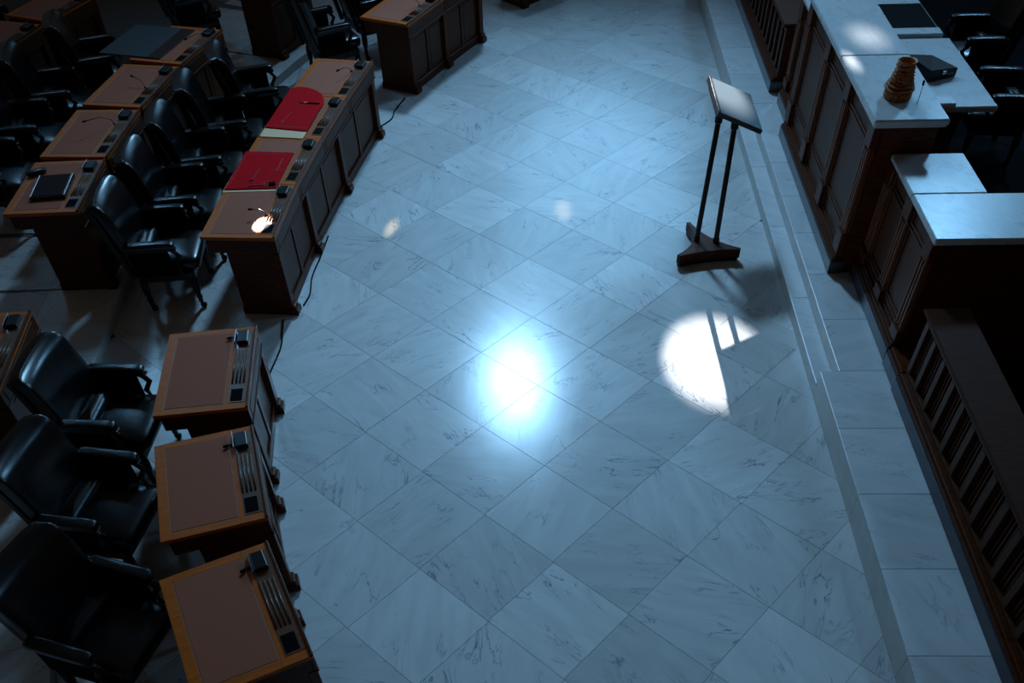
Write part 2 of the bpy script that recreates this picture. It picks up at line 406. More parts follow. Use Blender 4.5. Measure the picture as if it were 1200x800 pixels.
def panelled_front(par, o, tf, u0, u1, ztop, bays, z_low, z_high, pw=0.14, plinth_t=0.07):
    """wooden front: plinth, base moulding, pilasters, three tiers of recessed panels"""
    z0 = PZ
    obj('plinth', dbox(bm_new(), tf - plinth_t, tf + 0.05, u0, u1, z0, z0 + 0.11, 0.004, o), M['plinth'], par)
    bm = bm_new()
    dbox(bm, tf - plinth_t + 0.006, tf + 0.05, u0 + 0.003, u1 - 0.003, z0 + 0.11, z0 + 0.135, 0.008, o)
    dbox(bm, tf - plinth_t + 0.022, tf + 0.05, u0 + 0.006, u1 - 0.006, z0 + 0.135, z0 + 0.16, 0.008, o)
    dbox(bm, tf - plinth_t + 0.036, tf + 0.05, u0 + 0.008, u1 - 0.008, z0 + 0.16, z0 + 0.18, 0.006, o)
    obj('base_moulding', bm, M['walnut'], par)
    obj('backing_board', dbox(bm_new(), tf + 0.012, tf + 0.05, u0 + 0.01, u1 - 0.01, z0 + 0.16, ztop, 0.0, o), M['walnut'], par)
    zb = z0 + 0.18
    bw = (u1 - u0 - pw) / bays
    for i in range(bays + 1):
        uc = u0 + pw / 2 + bw * i
        obj('pilaster_base', dbox(bm_new(), tf - 0.045, tf + 0.02, uc - pw / 2 - 0.006, uc + pw / 2 + 0.006, zb, z_low + 0.0, 0.006, o), M['walnut'], par)
        pilaster(par, o, tf, uc, pw, z_low, z_high)
        obj('pilaster_cap', dbox(bm_new(), tf - 0.036, tf + 0.02, uc - pw / 2 - 0.004, uc + pw / 2 + 0.004, z_high, ztop, 0.006, o), M['walnut'], par)
        if i < bays:
            panel_bay(par, o, tf, uc + pw / 2 + 0.008, uc + bw - pw / 2 - 0.008, [(zb + 0.005, z_low - 0.01), (z_low + 0.005, z_high - 0.01), (z_high + 0.005, ztop - 0.01)])

def marble_top(par, o, t0, t1, u0, u1, z0, z1, name='marble_top'):
    bm = bm_new()
    dbox(bm, t0 + 0.012, t1 - 0.004, u0 + 0.012, u1 - 0.012, z0, z0 + (z1 - z0) * 0.45, 0.006, o)
    dbox(bm, t0, t1, u0, u1, z0 + (z1 - z0) * 0.45, z1, 0.008, o)
    return obj(name, bm, M['counter'], par)

# tall middle counter
UB0, UB1, TB = 6.47, 8.97, 2.55
ob = (2.75, 7.72)
cB = dthing('panelled_counter', 'tall dark panelled counter with a white marble top carrying the carved vase', 'counter', ob)
panelled_front(cB, ob, TB, UB0, UB1, 1.50, 3, 0.62, 1.32)
obj('end_panel', dbox(bm_new(), TB + 0.05, 3.0, UB0 + 0.01, UB0 + 0.05, PZ, 1.50, 0.003, ob), M['walnut'], cB)
obj('end_panel', dbox(bm_new(), TB + 0.05, 3.0, UB1 - 0.05, UB1 - 0.01, PZ, 1.50, 0.003, ob), M['walnut'], cB)
obj('back_panel', dbox(bm_new(), 2.95, 3.0, UB0 + 0.05, UB1 - 0.05, PZ, 1.50, 0.003, ob), M['walnut'], cB)
bm = bm_new()
dbox(bm, 2.492, 3.05, 6.445, 7.60, 1.50, 1.55, 0.010, ob)
obj('marble_top', bm, M['counter'], cB)
bm = bm_new(); dbox(bm, 2.492, 3.05, 7.602, 9.0, 1.50, 1.55, 0.010, ob); obj('marble_top', bm, M['counter'], cB)
obj('top_moulding', dbox(bm_new(), 2.505, 3.04, 6.46, 8.985, 1.485, 1.50, 0.004, ob), M['counter'], cB)
obj('ledge', dbox(bm_new(), 3.05, 3.26, 6.90, 7.05, 1.42, 1.46, 0.008, ob), M['counter'], cB)

# lower L-shaped counter on the near side
oc = (3.0, 5.85)
TC = 2.74
cC = dthing('panelled_counter', 'lower dark panelled counter with an L-shaped white marble top, beside the taller counter', 'counter', oc)
panelled_front(cC, oc, TC, 5.27, 6.46, 1.24, 2, 0.52, 1.10)
obj('end_panel', dbox(bm_new(), TC + 0.05, 4.6, 5.29, 5.33, PZ, 1.24, 0.003, oc), M['walnut'], cC)
obj('end_panel', dbox(bm_new(), TC - 0.03, TC + 0.05, 5.275, 5.29, PZ + 0.18, 1.24, 0.003, oc), M['walnut'], cC)
obj('inner_panel', dbox(bm_new(), 3.18, 3.22, 5.86, 6.47, PZ, 1.24, 0.003, oc), M['walnut'], cC)
bm = bm_new(); dbox(bm, 2.705, 3.25, 5.862, 6.455, 1.24, 1.29, 0.010, oc); obj('marble_top', bm, M['counter'], cC)
bm = bm_new(); dbox(bm, 2.705, 4.7, 5.255, 5.860, 1.24, 1.29, 0.010, oc); obj('marble_top', bm, M['counter'], cC)
# its mirror on the far side
od = (3.0, 9.35)
cD = dthing('panelled_counter', 'low dark panelled counter between the tall counter and the far slatted railing', 'counter', od)
panelled_front(cD, od, 2.66, 8.975, 9.72, 1.24, 1, 0.52, 1.10)
obj('end_panel', dbox(bm_new(), 2.71, 3.0, 9.66, 9.70, PZ, 1.24, 0.003, od), M['walnut'], cD)
marble_top(cD, od, 2.62, 3.04, 9.01, 9.74, 1.24, 1.29)

# slatted railings
def railing(label, tf, u0, u1, open_lo=True):
    o = (tf + 0.12, (u0 + u1) / 2)
    r = dthing('slatted_railing', label, 'railing', o)
    z0 = PZ; zt = 0.90
    obj('plinth', dbox(bm_new(), tf - 0.06, tf + 0.20, u0, u1, z0, z0 + 0.11, 0.004, o), M['plinth'], r)
    bm = bm_new()
    dbox(bm, tf - 0.054, tf + 0.2, u0, u1, z0 + 0.11, z0 + 0.135, 0.008, o)
    dbox(bm, tf - 0.036, tf + 0.2, u0, u1, z0 + 0.135, z0 + 0.16, 0.008, o)
    obj('base_moulding', bm, M['walnut'], r)
    obj('bottom_rail', dbox(bm_new(), tf, tf + 0.04, u0, u1, z0 + 0.16, z0 + 0.19, 0.003, o), M['panel'], r)
    obj('top_rail', dbox(bm_new(), tf, tf + 0.04, u0, u1, zt - 0.05, zt, 0.003, o), M['panel'], r)
    obj('back_board', dbox(bm_new(), tf + 0.13, tf + 0.15, u0, u1, z0 + 0.16, zt, 0.0, o), M['walnut'], r)
    obj('end_panel', dbox(bm_new(), tf + 0.04, tf + 0.13, u0, u0 + 0.03, z0 + 0.16, zt, 0.002, o), M['walnut'], r)
    obj('end_panel', dbox(bm_new(), tf + 0.04, tf + 0.13, u1 - 0.03, u1, z0 + 0.16, zt, 0.002, o), M['walnut'], r)
    bm = bm_new()
    dbox(bm, tf - 0.03, tf + 0.26, u0 - 0.02, u1 + 0.02, zt, zt + 0.018, 0.006, o)
    dbox(bm, tf - 0.045, tf + 0.275, u0 - 0.035, u1 + 0.035, zt + 0.018, zt + 0.045, 0.010, o)
    obj('handrail', bm, M['rail'], r)
    # stiles with three little slats in every opening
    pitch = 0.215; n = max(2, round((u1 - u0) / pitch)); pitch = (u1 - u0) / n
    sm = None; lm = None
    for i in range(n + 1):
        uc = u0 + pitch * i
        w = 0.06
        uc = min(max(uc, u0 + w / 2), u1 - w / 2)
        ob_ = obj('stile', dbox(bm_new(), tf - 0.002, tf + 0.045, -w / 2, w / 2, z0 + 0.19, zt - 0.05, 0.003, (o[0], 0)), M['panel'], r) if sm is None else share('stile', sm, r)
        sm = ob_.data; ob_.location = (0, uc - o[1], 0)
        if i < n:
            for f in (0.36, 0.54, 0.72):
                q = obj('slat', dbox(bm_new(), tf + 0.03, tf + 0.055, -0.009, 0.009, z0 + 0.19, zt - 0.05, 0.003, (o[0], 0)), M['walnut'], r) if lm is None else share('slat', lm, r)
                lm = q.data; q.location = (0, u0 + pitch * (i + f) - o[1], 0)
    return r
railing('dark slatted wooden railing with a broad handrail, beside the L-shaped marble counter', 2.71, 1.3, 4.95)
railing('dark slatted wooden railing beyond the tall marble-topped counter', 2.60, 9.97, 13.6)
# plinth run that closes the gap between counter and railing
bm = bm_new(); box(bm, -0.06, 0.2, -0.155, 0.155, PZ, PZ + 0.11, 0.004)
gp = dobj('trim_1', bm, M['plinth'], (2.72, 5.11)); struct(gp)
bm = bm_new(); box(bm, -0.054, 0.2, -0.155, 0.155, PZ + 0.11, PZ + 0.135, 0.008); box(bm, -0.036, 0.2, -0.155, 0.155, PZ + 0.135, PZ + 0.16, 0.008)
obj('base_moulding', bm, M['walnut'], gp)

# worktop behind the tall counter
ow = (3.45, 8.6)
W = dthing('clerk_worktop', 'white marble worktop with a black blotter, behind the tall counter', 'worktop', ow)
ZW = 1.20
bm = bm_new(); dbox(bm, 3.06, 3.86, 7.38, 8.80, ZW - 0.05, ZW, 0.010, ow); obj('marble_top', bm, M['counter'], W)
bm = bm_new(); dbox(bm, 3.06, 3.80, 8.82, 8.97, ZW - 0.05, ZW + 0.03, 0.006, ow); obj('marble_divider', bm, M['counter'], W)
bm = bm_new(); dbox(bm, 3.06, 3.82, 8.98, 10.0, ZW - 0.05, ZW, 0.006, ow); obj('marble_top', bm, M['counter'], W)
obj('blotter', dbox(bm_new(), 3.10, 3.80, 8.985, 9.62, ZW, ZW + 0.012, 0.003, ow), M['blackm'], W)
obj('pedestal', dbox(bm_new(), 3.06, 3.6, 7.5, 7.56, PZ, ZW - 0.05, 0.003, ow), M['walnut'], W)
obj('pedestal', dbox(bm_new(), 3.06, 3.6, 9.6, 9.66, PZ, ZW - 0.05, 0.003, ow), M['walnut'], W)

# ------------------------------------------------------------------ things on the counters
# carved vase
vx, vy, _ = D(2.745, 6.83)
prof = [(0.096, 0.0), (0.104, 0.008), (0.106, 0.02), (0.100, 0.028), (0.104, 0.034), (0.105, 0.055), (0.097, 0.062), (0.100, 0.066)]
for i in range(33):
    f = i / 32; prof.append((0.097 - 0.036 * f ** 0.9 + (0.004 if i % 5 < 2 else -0.003), 0.07 + 0.155 * f))
prof += [(0.062, 0.235), (0.068, 0.247), (0.073, 0.258), (0.070, 0.263), (0.058, 0.258), (0.052, 0.20), (0.05, 0.10)]
def bark(a, z):
    if z < 0.066 or z > 0.236: return 1.0
    return 1 + 0.075 * math.sin(a * 9 + z * 150) * math.sin(a * 4 - z * 95) + 0.045 * math.sin(a * 17 + z * 60)
v = thing('carved_vase', 'carved brown wooden vase with a flared rim on the marble counter', 'vase', (vx, vy, 1.55))
obj('body', lathe(bm_new(), prof, n=72, wob=bark), M['carved'], v, smooth=True)
for (r, z, t) in ((0.108, 0.075, 0.007), (0.098, 0.10, 0.006), (0.07, 0.225, 0.005)):
    pts = [(r * math.cos(a) * (1 + 0.02 * math.sin(5 * a)), r * math.sin(a) * (1 + 0.02 * math.sin(5 * a)), z + 0.004 * math.sin(3 * a)) for a in [2 * math.pi * i / 36 for i in range(37)]]
    obj('carved_band', tube(bm_new(), pts, t, 7), M['carved'], v, smooth=True)

def microphone(label, p, head, stem_r=0.0028, base=True, group=None):
    """gooseneck mic from p=(x,y,z) on a surface to head offset"""
    m = thing('gooseneck_microphone', label, 'microphone', p, 0, group)
    h = Vector(head)
    if base: obj('base', lathe(bm_new(), [(0.016, 0), (0.016, 0.006), (0.008, 0.012)], n=12), M['black'], m)
    pts = [Vector((0, 0, 0.004)), Vector((h.x * 0.10, h.y * 0.10, h.z * 0.45)), Vector((h.x * 0.45, h.y * 0.45, h.z * 0.88)), h]
    obj('stem', tube(bm_new(), pts, stem_r, 6), M['black'], m, smooth=True)
    d = (h - pts[2]).normalized()
    obj('head', tube(bm_new(), [h - d * 0.004, h + d * 0.006, h + d * 0.03, h + d * 0.038], [0.005, 0.009, 0.009, 0.004], 8), M['blackm'], m, smooth=True)
    return m
px, py, _ = D(2.86, 6.68)
microphone('thin black microphone standing on the marble counter beside the vase', (px, py, 1.55), (0.012, 0.03, 0.13), 0.0022, base=False)

# black binder-like case on the worktop
bxx, byy, _ = D(3.46, 8.06)
case = thing('document_case', 'black wedge-shaped document case lying on the marble worktop', 'case', (bxx, byy, ZW), math.radians(20))
bm = bm_new()
vsb = [(-0.15, -0.17, 0.002), (0.15, -0.17, 0.002), (0.15, 0.17, 0.002), (-0.15, 0.17, 0.002), (-0.15, -0.17, 0.10), (0.15, -0.17, 0.075), (0.15, 0.17, 0.06), (-0.15, 0.17, 0.12)]
vv = [bm.verts.new(p) for p in vsb]
for f in ((0, 3, 2, 1), (4, 5, 6, 7), (0, 1, 5, 4), (1, 2, 6, 5), (2, 3, 7, 6), (3, 0, 4, 7)): bm.faces.new([vv[i] for i in f])
bmesh.ops.bevel(bm, geom=bm.edges[:], offset=0.008, segments=2, affect='EDGES', profile=0.5)
obj('shell', bm, M['black'], case)
obj('clasp', box(bm_new(), -0.02, 0.02, -0.186, -0.168, 0.05, 0.075, 0.003), M['metal'], case)
bm = bm_new()
for i, w in enumerate((0.010, 0.006, 0.011, 0.008)): box(bm, 0.05 + i * 0.016, 0.05 + i * 0.016 + w, -0.1725, -0.170, 0.035, 0.045)
obj('maker_mark', bm, M['print'], case)

# ------------------------------------------------------------------ lectern on the marble floor
lec = thing('lectern', 'slim lectern with a tilted grey top on two dark posts and a concave three-cornered base', 'lectern', (1.93, 7.28, 0))
def L(x, y): return (x - 1.93, y - 7.28)
cor = [L(1.655, 7.055), L(2.29, 7.125), L(1.85, 7.66)]
cen = L(1.95, 7.29)
def concave(p, q, n=10, depth=0.22):
    p, q = Vector(p), Vector(q); m = (p + q) / 2; inn = (Vector(cen) - m)
    out = []
    for i in range(1, n):
        f = i / n; out.append(tuple(p.lerp(q, f) + inn * depth * 4 * f * (1 - f) * 1.0))
    return out
def nub(c, other1, other2, w=0.035):
    c = Vector(c); return [tuple(c + (Vector(other1) - c).normalized() * w), tuple(c + (Vector(other2) - c).normalized() * w)]
poly = []
for i in range(3):
    c, pv, nx = cor[i], cor[i - 1], cor[(i + 1) % 3]
    a, b_ = nub(c, pv, nx)
    poly += [a, b_]
    a2, _b = nub(nx, c, cor[(i + 2) % 3])
    poly += concave(b_, a2, 10, (0.14, 0.42, 0.5)[i])
bm = prism(bm_new(), poly, 0.035, 0.12, 0.006)
obj('base', bm, M['walnut'], lec)
bm = prism(bm_new(), [tuple(Vector(cen).lerp(Vector(p), 0.96)) for p in poly], 0.0, 0.035)
obj('base_foot', bm, M['mahogany'], lec)
BL, BR, TL = Vector((1.955, 7.48, 1.195)), Vector((2.335, 7.42, 1.055)), Vector((1.995, 8.18, 1.195))
TRc = TL + (BR - BL)
e1 = (BR - BL); e2 = (TL - BL); nb = e1.cross(e2).normalized()
off = Vector((1.93, 7.28, 0))
def slabq(bm, q, d0, d1):
    a = [bm.verts.new(p - off + nb * d0) for p in q]; b = [bm.verts.new(p - off + nb * d1) for p in q]
    bm.faces.new(list(reversed(a))); bm.faces.new(b)
    for i in range(4): bm.faces.new((a[i], a[(i + 1) % 4], b[(i + 1) % 4], b[i]))
    return bm
bm = slabq(bm_new(), [BL, BR, TRc, TL], -0.035, 0.0); bmesh.ops.bevel(bm, geom=bm.edges[:], offset=0.004, segments=2, affect='EDGES')
obj('board', bm, M['mahogany'], lec)
i1, i2 = e1.normalized() * 0.010, e2.normalized() * 0.008
bm = slabq(bm_new(), [BL + i1 + i2, BR - i1 * 0.4 + i2, TRc - i1 * 0.4 - i2, TL + i1 - i2], 0.0, 0.003)
obj('board_surface', bm, M['glass'], lec)
x1 = e1.normalized()
bm = slabq(bm_new(), [BL - x1 * 0.012, BL + x1 * 0.004, TL + x1 * 0.004, TL - x1 * 0.012], -0.04, 0.014)
obj('lip', bm, M['mahogany'], lec)
bm = slabq(bm_new(), [BL - x1 * 0.014, BL - x1 * 0.0125, TL - x1 * 0.0125, TL - x1 * 0.014], -0.035, 0.006)
obj('lip_strip', bm, M['metal'], lec)
# straight posts from the base to the underside of the board
for f, x, y in ((0.05, 1.88, 7.31), (0.42, 2.055, 7.27)):
    b0 = Vector((x, y, 0.118)) - off; t1 = BL.lerp(BR, f) + e2 * 0.06 - nb * 0.036 - off
    obj('post', tube(bm_new(), [b0, b0.lerp(t1, 0.03), b0.lerp(t1, 0.04), b0.lerp(t1, 0.94), b0.lerp(t1, 0.95), t1], [0.031, 0.031, 0.024, 0.024, 0.033, 0.035], 14), M['mahogany'], lec)
    obj('bracket', slabq(bm_new(), [t1 + off - x1 * 0.03 - i2 * 3, t1 + off + x1 * 0.03 - i2 * 3, t1 + off + x1 * 0.03 + e2 * 0.75, t1 + off - x1 * 0.03 + e2 * 0.75], -0.012, 0.002), M['mahogany'], lec)

# ------------------------------------------------------------------ desks
TOPZ = 0.76
def mt(x, y, a): return Matrix.Translation((x, y, 0)) @ Matrix.Rotation(a, 4, 'Z')
def station(par, T, w, blotter=True):
    """one writing place: frame, blotter, pen ledge. T maps station coords (front edge centre at origin, +x front) to the thing."""
    h = w / 2; z = TOPZ
    bm = bm_new()
    box(bm, -0.64, 0.0, -h, h, z - 0.030, z - 0.006, 0.004, T)                       # core
    box(bm, -0.64, -0.575, -h, h, z - 0.006, z, 0.002, T); box(bm, -0.165, 0.0, -h, h, z - 0.006, z, 0.002, T)
    box(bm, -0.575, -0.165, -h, -h + 0.055, z - 0.006, z, 0.0, T); box(bm, -0.575, -0.165, h - 0.055, h, z - 0.006, z, 0.0, T)
    obj('desk_top', bm, M['oak'], par)
    bm = bm_new(); box(bm, -0.575, -0.165, -h + 0.055, h - 0.055, z - 0.0058, z - 0.001, 0.0, T); obj('blotter_edge', bm, M['gilt'], par)
    bm = bm_new(); box(bm, -0.569, -0.171, -h + 0.061, h - 0.061, z - 0.003, z + 0.0012, 0.0008, T); obj('blotter', bm, M['blotter'], par)
    bm = bm_new(); box(bm, -0.014, 0.004, -h, h, z - 0.004, z + 0.012, 0.004, T, 2); obj('front_lip', bm, M['walnut'], par)
    tray = obj('pen_tray', box(bm_new(), -0.135, -0.022, -h + 0.06, h - 0.055, z - 0.001, z + 0.003, 0.001, T), M['groove'], par)
    for i in range(4):
        bm = bm_new(); x = -0.124 + i * 0.026
        tube(bm, [T @ Vector((x, -h * 0.42, z + 0.007)), T @ Vector((x, h * 0.36, z + 0.007))], 0.0065, 8); obj('pen_ridge', bm, M['groove'], tray, smooth=True)
    bm = bm_new(); box(bm, -0.125, -0.045, h - 0.21, h - 0.075, z + 0.002, z + 0.034, 0.006, T, 2); cn = obj('console', bm, M['black'], par)
    bm = bm_new(); box(bm, -0.137, -0.131, h - 0.22, h - 0.065, z + 0.002, z + 0.044, 0.001, T); obj('console_plate', bm, M['metal'], cn)
    bm = bm_new(); box(bm, -0.125, -0.045, -h + 0.075, -h + 0.20, z + 0.002, z + 0.006, 0.001, T); obj('socket_plate', bm, M['blackm'], par)

def apron(par, T, w):
    h = w / 2; z = TOPZ
    bm = bm_new(); box(bm, -0.025, -0.004, -h + 0.006, h - 0.006, z - 0.145, z - 0.030, 0.003, T); obj('apron', bm, M['walnut'], par)
    bm = bm_new(); box(bm, -0.012, 0.004, -h + 0.001, h - 0.001, z - 0.165, z - 0.145, 0.005, T); obj('apron_moulding', bm, M['walnut'], par)
    bm = bm_new(); box(bm, -0.01, 0.0, -h * 0.86, h * 0.86, z - 0.135, z - 0.045, 0.004, T); obj('apron_panel', bm, M['panel'], par)
def side_rail(par, T, y):
    bm = bm_new(); box(bm, -0.60, -0.025, y - 0.011, y + 0.011, TOPZ - 0.15, TOPZ - 0.030, 0.003, T); obj('side_rail', bm, M['walnut'], par)
def end_panel(par, T, y, s):
    bm = bm_new(); box(bm, -0.46, -0.05, y - 0.016, y + 0.016, 0.07, TOPZ - 0.15, 0.003, T); obj('end_panel', bm, M['walnut'], par)
    bm = bm_new(); box(bm, -0.47, -0.04, y - 0.024, y + 0.024, 0.0, 0.07, 0.006, T); obj('end_plinth', bm, M['walnut'], par)
def foot(par, T, y):
    bm = bm_new()
    box(bm, -0.06, -0.005, y - 0.045, y + 0.045, 0.08, TOPZ - 0.165, 0.004, T)
    obj('pilaster', bm, M['walnut'], par)
    bm = bm_new(); box(bm, -0.06, 0.035, y - 0.055, y + 0.055, 0.0, 0.055, 0.006, T, 2); box(bm, -0.06, 0.018, y - 0.05, y + 0.05, 0.055, 0.09, 0.010, T, 2)
    obj('foot', bm, M['walnut'], par)
def front_panel(par, T, y0, y1):
    bm = bm_new(); box(bm, -0.075, -0.05, y0, y1, 0.0, TOPZ - 0.15, 0.0, T); obj('front_board', bm, M['walnut'], par)
    bm = bm_new(); box(bm, -0.05, -0.03, y0, y1, 0.0, 0.09, 0.006, T); obj('base_rail', bm, M['walnut'], par)
    bm = bm_new(); box(bm, -0.05, -0.035, y0, y1, TOPZ - 0.20, TOPZ - 0.165, 0.004, T); obj('front_rail', bm, M['walnut'], par)
    n = 2; d = (y1 - y0) / n
    for i in range(n):
        a, b = y0 + d * i + 0.05, y0 + d * (i + 1) - 0.05
        bm = bm_new(); box(bm, -0.052, -0.042, a, b, 0.13, TOPZ - 0.23, 0.004, T); obj('panel', bm, M['panel'], par)
    bm = bm_new(); box(bm, -0.05, -0.034, (y0 + y1) / 2 - 0.03, (y0 + y1) / 2 + 0.03, 0.09, TOPZ - 0.20, 0.003, T); obj('stile', bm, M['walnut'], par)

def front_frame(p, q):
    """station transform data from two front-edge points (near p, far q): centre, angle, width"""
    p, q = Vector(p), Vector(q); d = q - p; c = (p + q) / 2
    return c, math.atan2(d.y, d.x) - math.pi / 2, d.length

def single_desk(label, p, q, z0=0.0, group=None, gap=0.0):
    c, a, w = front_frame(p, q); w -= gap
    t = thing('writing_desk', label, 'desk', (c.x, c.y, z0), a, group)
    I = Matrix.Identity(4); h = w / 2
    station(t, I, w); apron(t, I, w)
    for s in (-1, 1):
        side_rail(t, I, s * (h - 0.02)); end_panel(t, I, s * (h - 0.04), s); foot(t, I, s * (h - 0.06))
    front_panel(t, I, -h + 0.105, h - 0.105)
    return t, c, a, w

def long_desk(label, pts, feet=None, z0=0.0):
    c0 = Vector(pts[0]).lerp(Vector(pts[-1]), 0.5)
    t = thing('long_desk', label, 'desk', (c0.x, c0.y, z0))
    sts = []
    n = len(pts) - 1
    for i in range(n):
        c, a, w = front_frame(pts[i], pts[i + 1])
        T = mt(c.x - c0.x, c.y - c0.y, a); sts.append((c, a, w, T))
        station(t, T, w - 0.001); apron(t, T, w)
        if i == 0: side_rail(t, T, -w / 2 + 0.02); end_panel(t, T, -w / 2 + 0.04, -1)
        if i == n - 1: side_rail(t, T, w / 2 - 0.02); end_panel(t, T, w / 2 - 0.04, 1)
    for i in range(len(feet) - 1):
        p, q = Vector(feet[i]), Vector(feet[i + 1]); c, a, w = front_frame(p, q); T = mt(c.x - c0.x, c.y - c0.y, a)
        if i == 0: foot(t, T, -w / 2)
        foot(t, T, w / 2); front_panel(t, T, -w / 2 + 0.045, w / 2 - 0.045)
    return t, sts

# three single desks nearest the well
gF = 'single desks beside the marble well'
F1 = single_desk('single leather-topped desk across the aisle from the long four-place desk', (-1.735, 4.485), (-1.805, 5.385), group=gF)
F2 = single_desk('single leather-topped desk standing between two other single desks', (-1.455, 3.475), (-1.675, 4.305), group=gF)
F3 = single_desk('single leather-topped desk at the end of its row, farthest from the long desk', (-1.075, 2.47), (-1.435, 3.285), group=gF)
# long four-place desk with the red folders
MP = [(-1.835, 6.575), (-1.745, 7.43), (-1.605, 8.27), (-1.435, 9.12), (-1.235, 9.97)]
def onfront(y):
    for (x0, y0), (x1, y1) in zip(MP[:-1], MP[1:]):
        if y0 <= y <= y1: return (x0 + (x1 - x0) * (y - y0) / (y1 - y0), y)
long4, MS = long_desk('long curved four-place desk with brown leather tops and two red folders', MP, [onfront(6.64), onfront(7.62), onfront(8.72), onfront(9.90)])
# desks beyond the next aisle
FP = [(-0.90, 10.92), (-0.49, 11.70), (-0.03, 12.46)]
long2, FS = long_desk('two-place desk beyond the aisle at the far end of the red-folder desk', FP, [(-0.87, 10.98), (-0.49, 11.68), (-0.06, 12.41)])
single_desk('dark desk whose foot just shows past the far two-place desk', (0.50, 13.45), (1.15, 14.0))
# second row on the tier
gL = 'leather-topped desks on the raised tier'
LP = [(-3.53, 6.93), (-3.52, 7.87), (-3.43, 8.85), (-3.23, 9.82), (-2.94, 10.75)]
L1 = []
labs = ['leather-topped desk on the raised tier with a black laptop on it',
        'leather-topped desk on the raised tier with a long gooseneck microphone, next to the laptop desk',
        'leather-topped desk on the raised tier between the portfolio desk and the microphone desk',
        'leather-topped desk on the raised tier with a slate portfolio over its edge']
for i in range(4):
    L1.append(single_desk(labs[i], LP[i], LP[i + 1], TIER, gL, 0.05))
single_desk('leather-topped desk on the raised tier behind the single-desk chairs', (-3.43, 4.64), (-3.49, 5.56), TIER, gL)
single_desk('leather-topped desk in the rearmost row, behind the laptop-row chairs', (-5.36, 10.22), (-5.08, 11.12), TIER, gL)
single_desk('rearmost-row desk whose corner shows past its neighbour', (-5.04, 11.2), (-4.70, 11.95), TIER, gL)
single_desk('tall-sided desk on the tier across the aisle from the portfolio desk', (-2.60, 11.83), (-2.22, 12.62), TIER, gL)

# ------------------------------------------------------------------ leather armchairs
def make_chair():
    t = thing('leather_armchair', 'black leather armchair', 'chair')
    obj('seat_rail', box(bm_new(), -0.22, 0.27, -0.285, 0.285, 0.29, 0.37, 0.012, None, 2), M['mahogany'], t)
    def dome(p, x, y, z):
        if z > 0: p.z += 0.018 * (1 - x * x) * (1 - y * y)
        return p
    obj('seat', cushion(bm_new(), (0.055, 0, 0.415), (0.275, 0.262, 0.062), 0.45, 0.22, bulge=dome, nu=40, nv=16), M['leather'], t, smooth=True)
    obj('bolster', cushion(bm_new(), (-0.125, 0, 0.50), (0.078, 0.252, 0.075), 0.95, 0.12, nu=56), M['leather'], t, smooth=True)
    tilt = Matrix.Translation((-0.225, 0, 0.46)) @ Matrix.Rotation(math.radians(-14), 4, 'Y')
    def curve(p, x, y, z):
        p.x += 0.045 * (y * y)
        if z > 0.55: p.x -= 0.055 * ((z - 0.55) / 0.45) ** 2
        if x > 0: p.x += 0.012 * (1 - y * y) * (1 - z * z)
        return p
    obj('backrest', cushion(bm_new(), (0, 0, 0.285), (0.052, 0.290, 0.280), 0.17, 0.22, mat=tilt, bulge=curve, nu=56, nv=30), M['leather'], t, smooth=True)
    bm = bm_new()
    for s in (-1, 1): box(bm, -0.085, -0.035, s * 0.25 - 0.025, s * 0.25 + 0.025, -0.10, 0.55, 0.006, tilt)
    box(bm, -0.085, -0.04, -0.25, 0.25, 0.46, 0.52, 0.006, tilt)
    obj('back_frame', bm, M['mahogany'], t)
    for s in (-1, 1):
        a = obj('armrest', cushion(bm_new(), (-0.02, s * 0.302, 0.645), (0.215, 0.042, 0.032), 0.5, 0.25, nu=28, nv=10), M['leather'], t, smooth=True)
        bm = bm_new(); box(bm, -0.235, 0.20, s * 0.302 - 0.028, s * 0.302 + 0.028, 0.60, 0.618, 0.004); obj('arm_rail', bm, M['mahogany'], a)
        bm = bm_new(); tube(bm, [(0.15, s * 0.302, 0.61), (0.20, s * 0.302, 0.54), (0.15, s * 0.298, 0.46), (0.19, s * 0.29, 0.36)], [0.026, 0.022, 0.022, 0.028], 10)
        obj('arm_support', bm, M['mahogany'], t, smooth=True)
        obj('side_panel', box(bm_new(), -0.22, 0.12, s * 0.298 - 0.012, s * 0.298 + 0.012, 0.36, 0.605, 0.006), M['blackm'], t)
        for x in (-0.20, 0.24):
            lg = obj('leg', lathe(bm_new(), [(0.022, 0.065), (0.018, 0.08), (0.026, 0.11), (0.020, 0.14), (0.034, 0.20), (0.036, 0.26), (0.030, 0.31)], (x, s * 0.265, 0), 14), M['mahogany'], t, smooth=True)
            bm = bm_new(); lathe(bm, [(0.026, -0.011), (0.029, -0.006), (0.029, 0.006), (0.026, 0.011)], n=14, mat=Matrix.Translation((x + 0.012, s * 0.265, 0.029)) @ Matrix.Rotation(math.pi / 2, 4, 'X'))
            box(bm, x - 0.008, x + 0.016, s * 0.265 - 0.017, s * 0.265 - 0.013, 0.02, 0.068); box(bm, x - 0.008, x + 0.016, s * 0.265 + 0.013, s * 0.265 + 0.017, 0.02, 0.068)
            obj('caster', bm, M['black'], lg)
    return t
proto = make_chair(); used = [False]
def chair(x, y, a, label, group, z=0.0):
    o = copy_tree(proto) if used[0] else proto
    used[0] = True
    o.location = (x, y, z); o.rotation_euler = (0, 0, math.radians(a)); o['label'] = label; o['group'] = group
    return o
gM = 'armchairs along the long four-place desk'
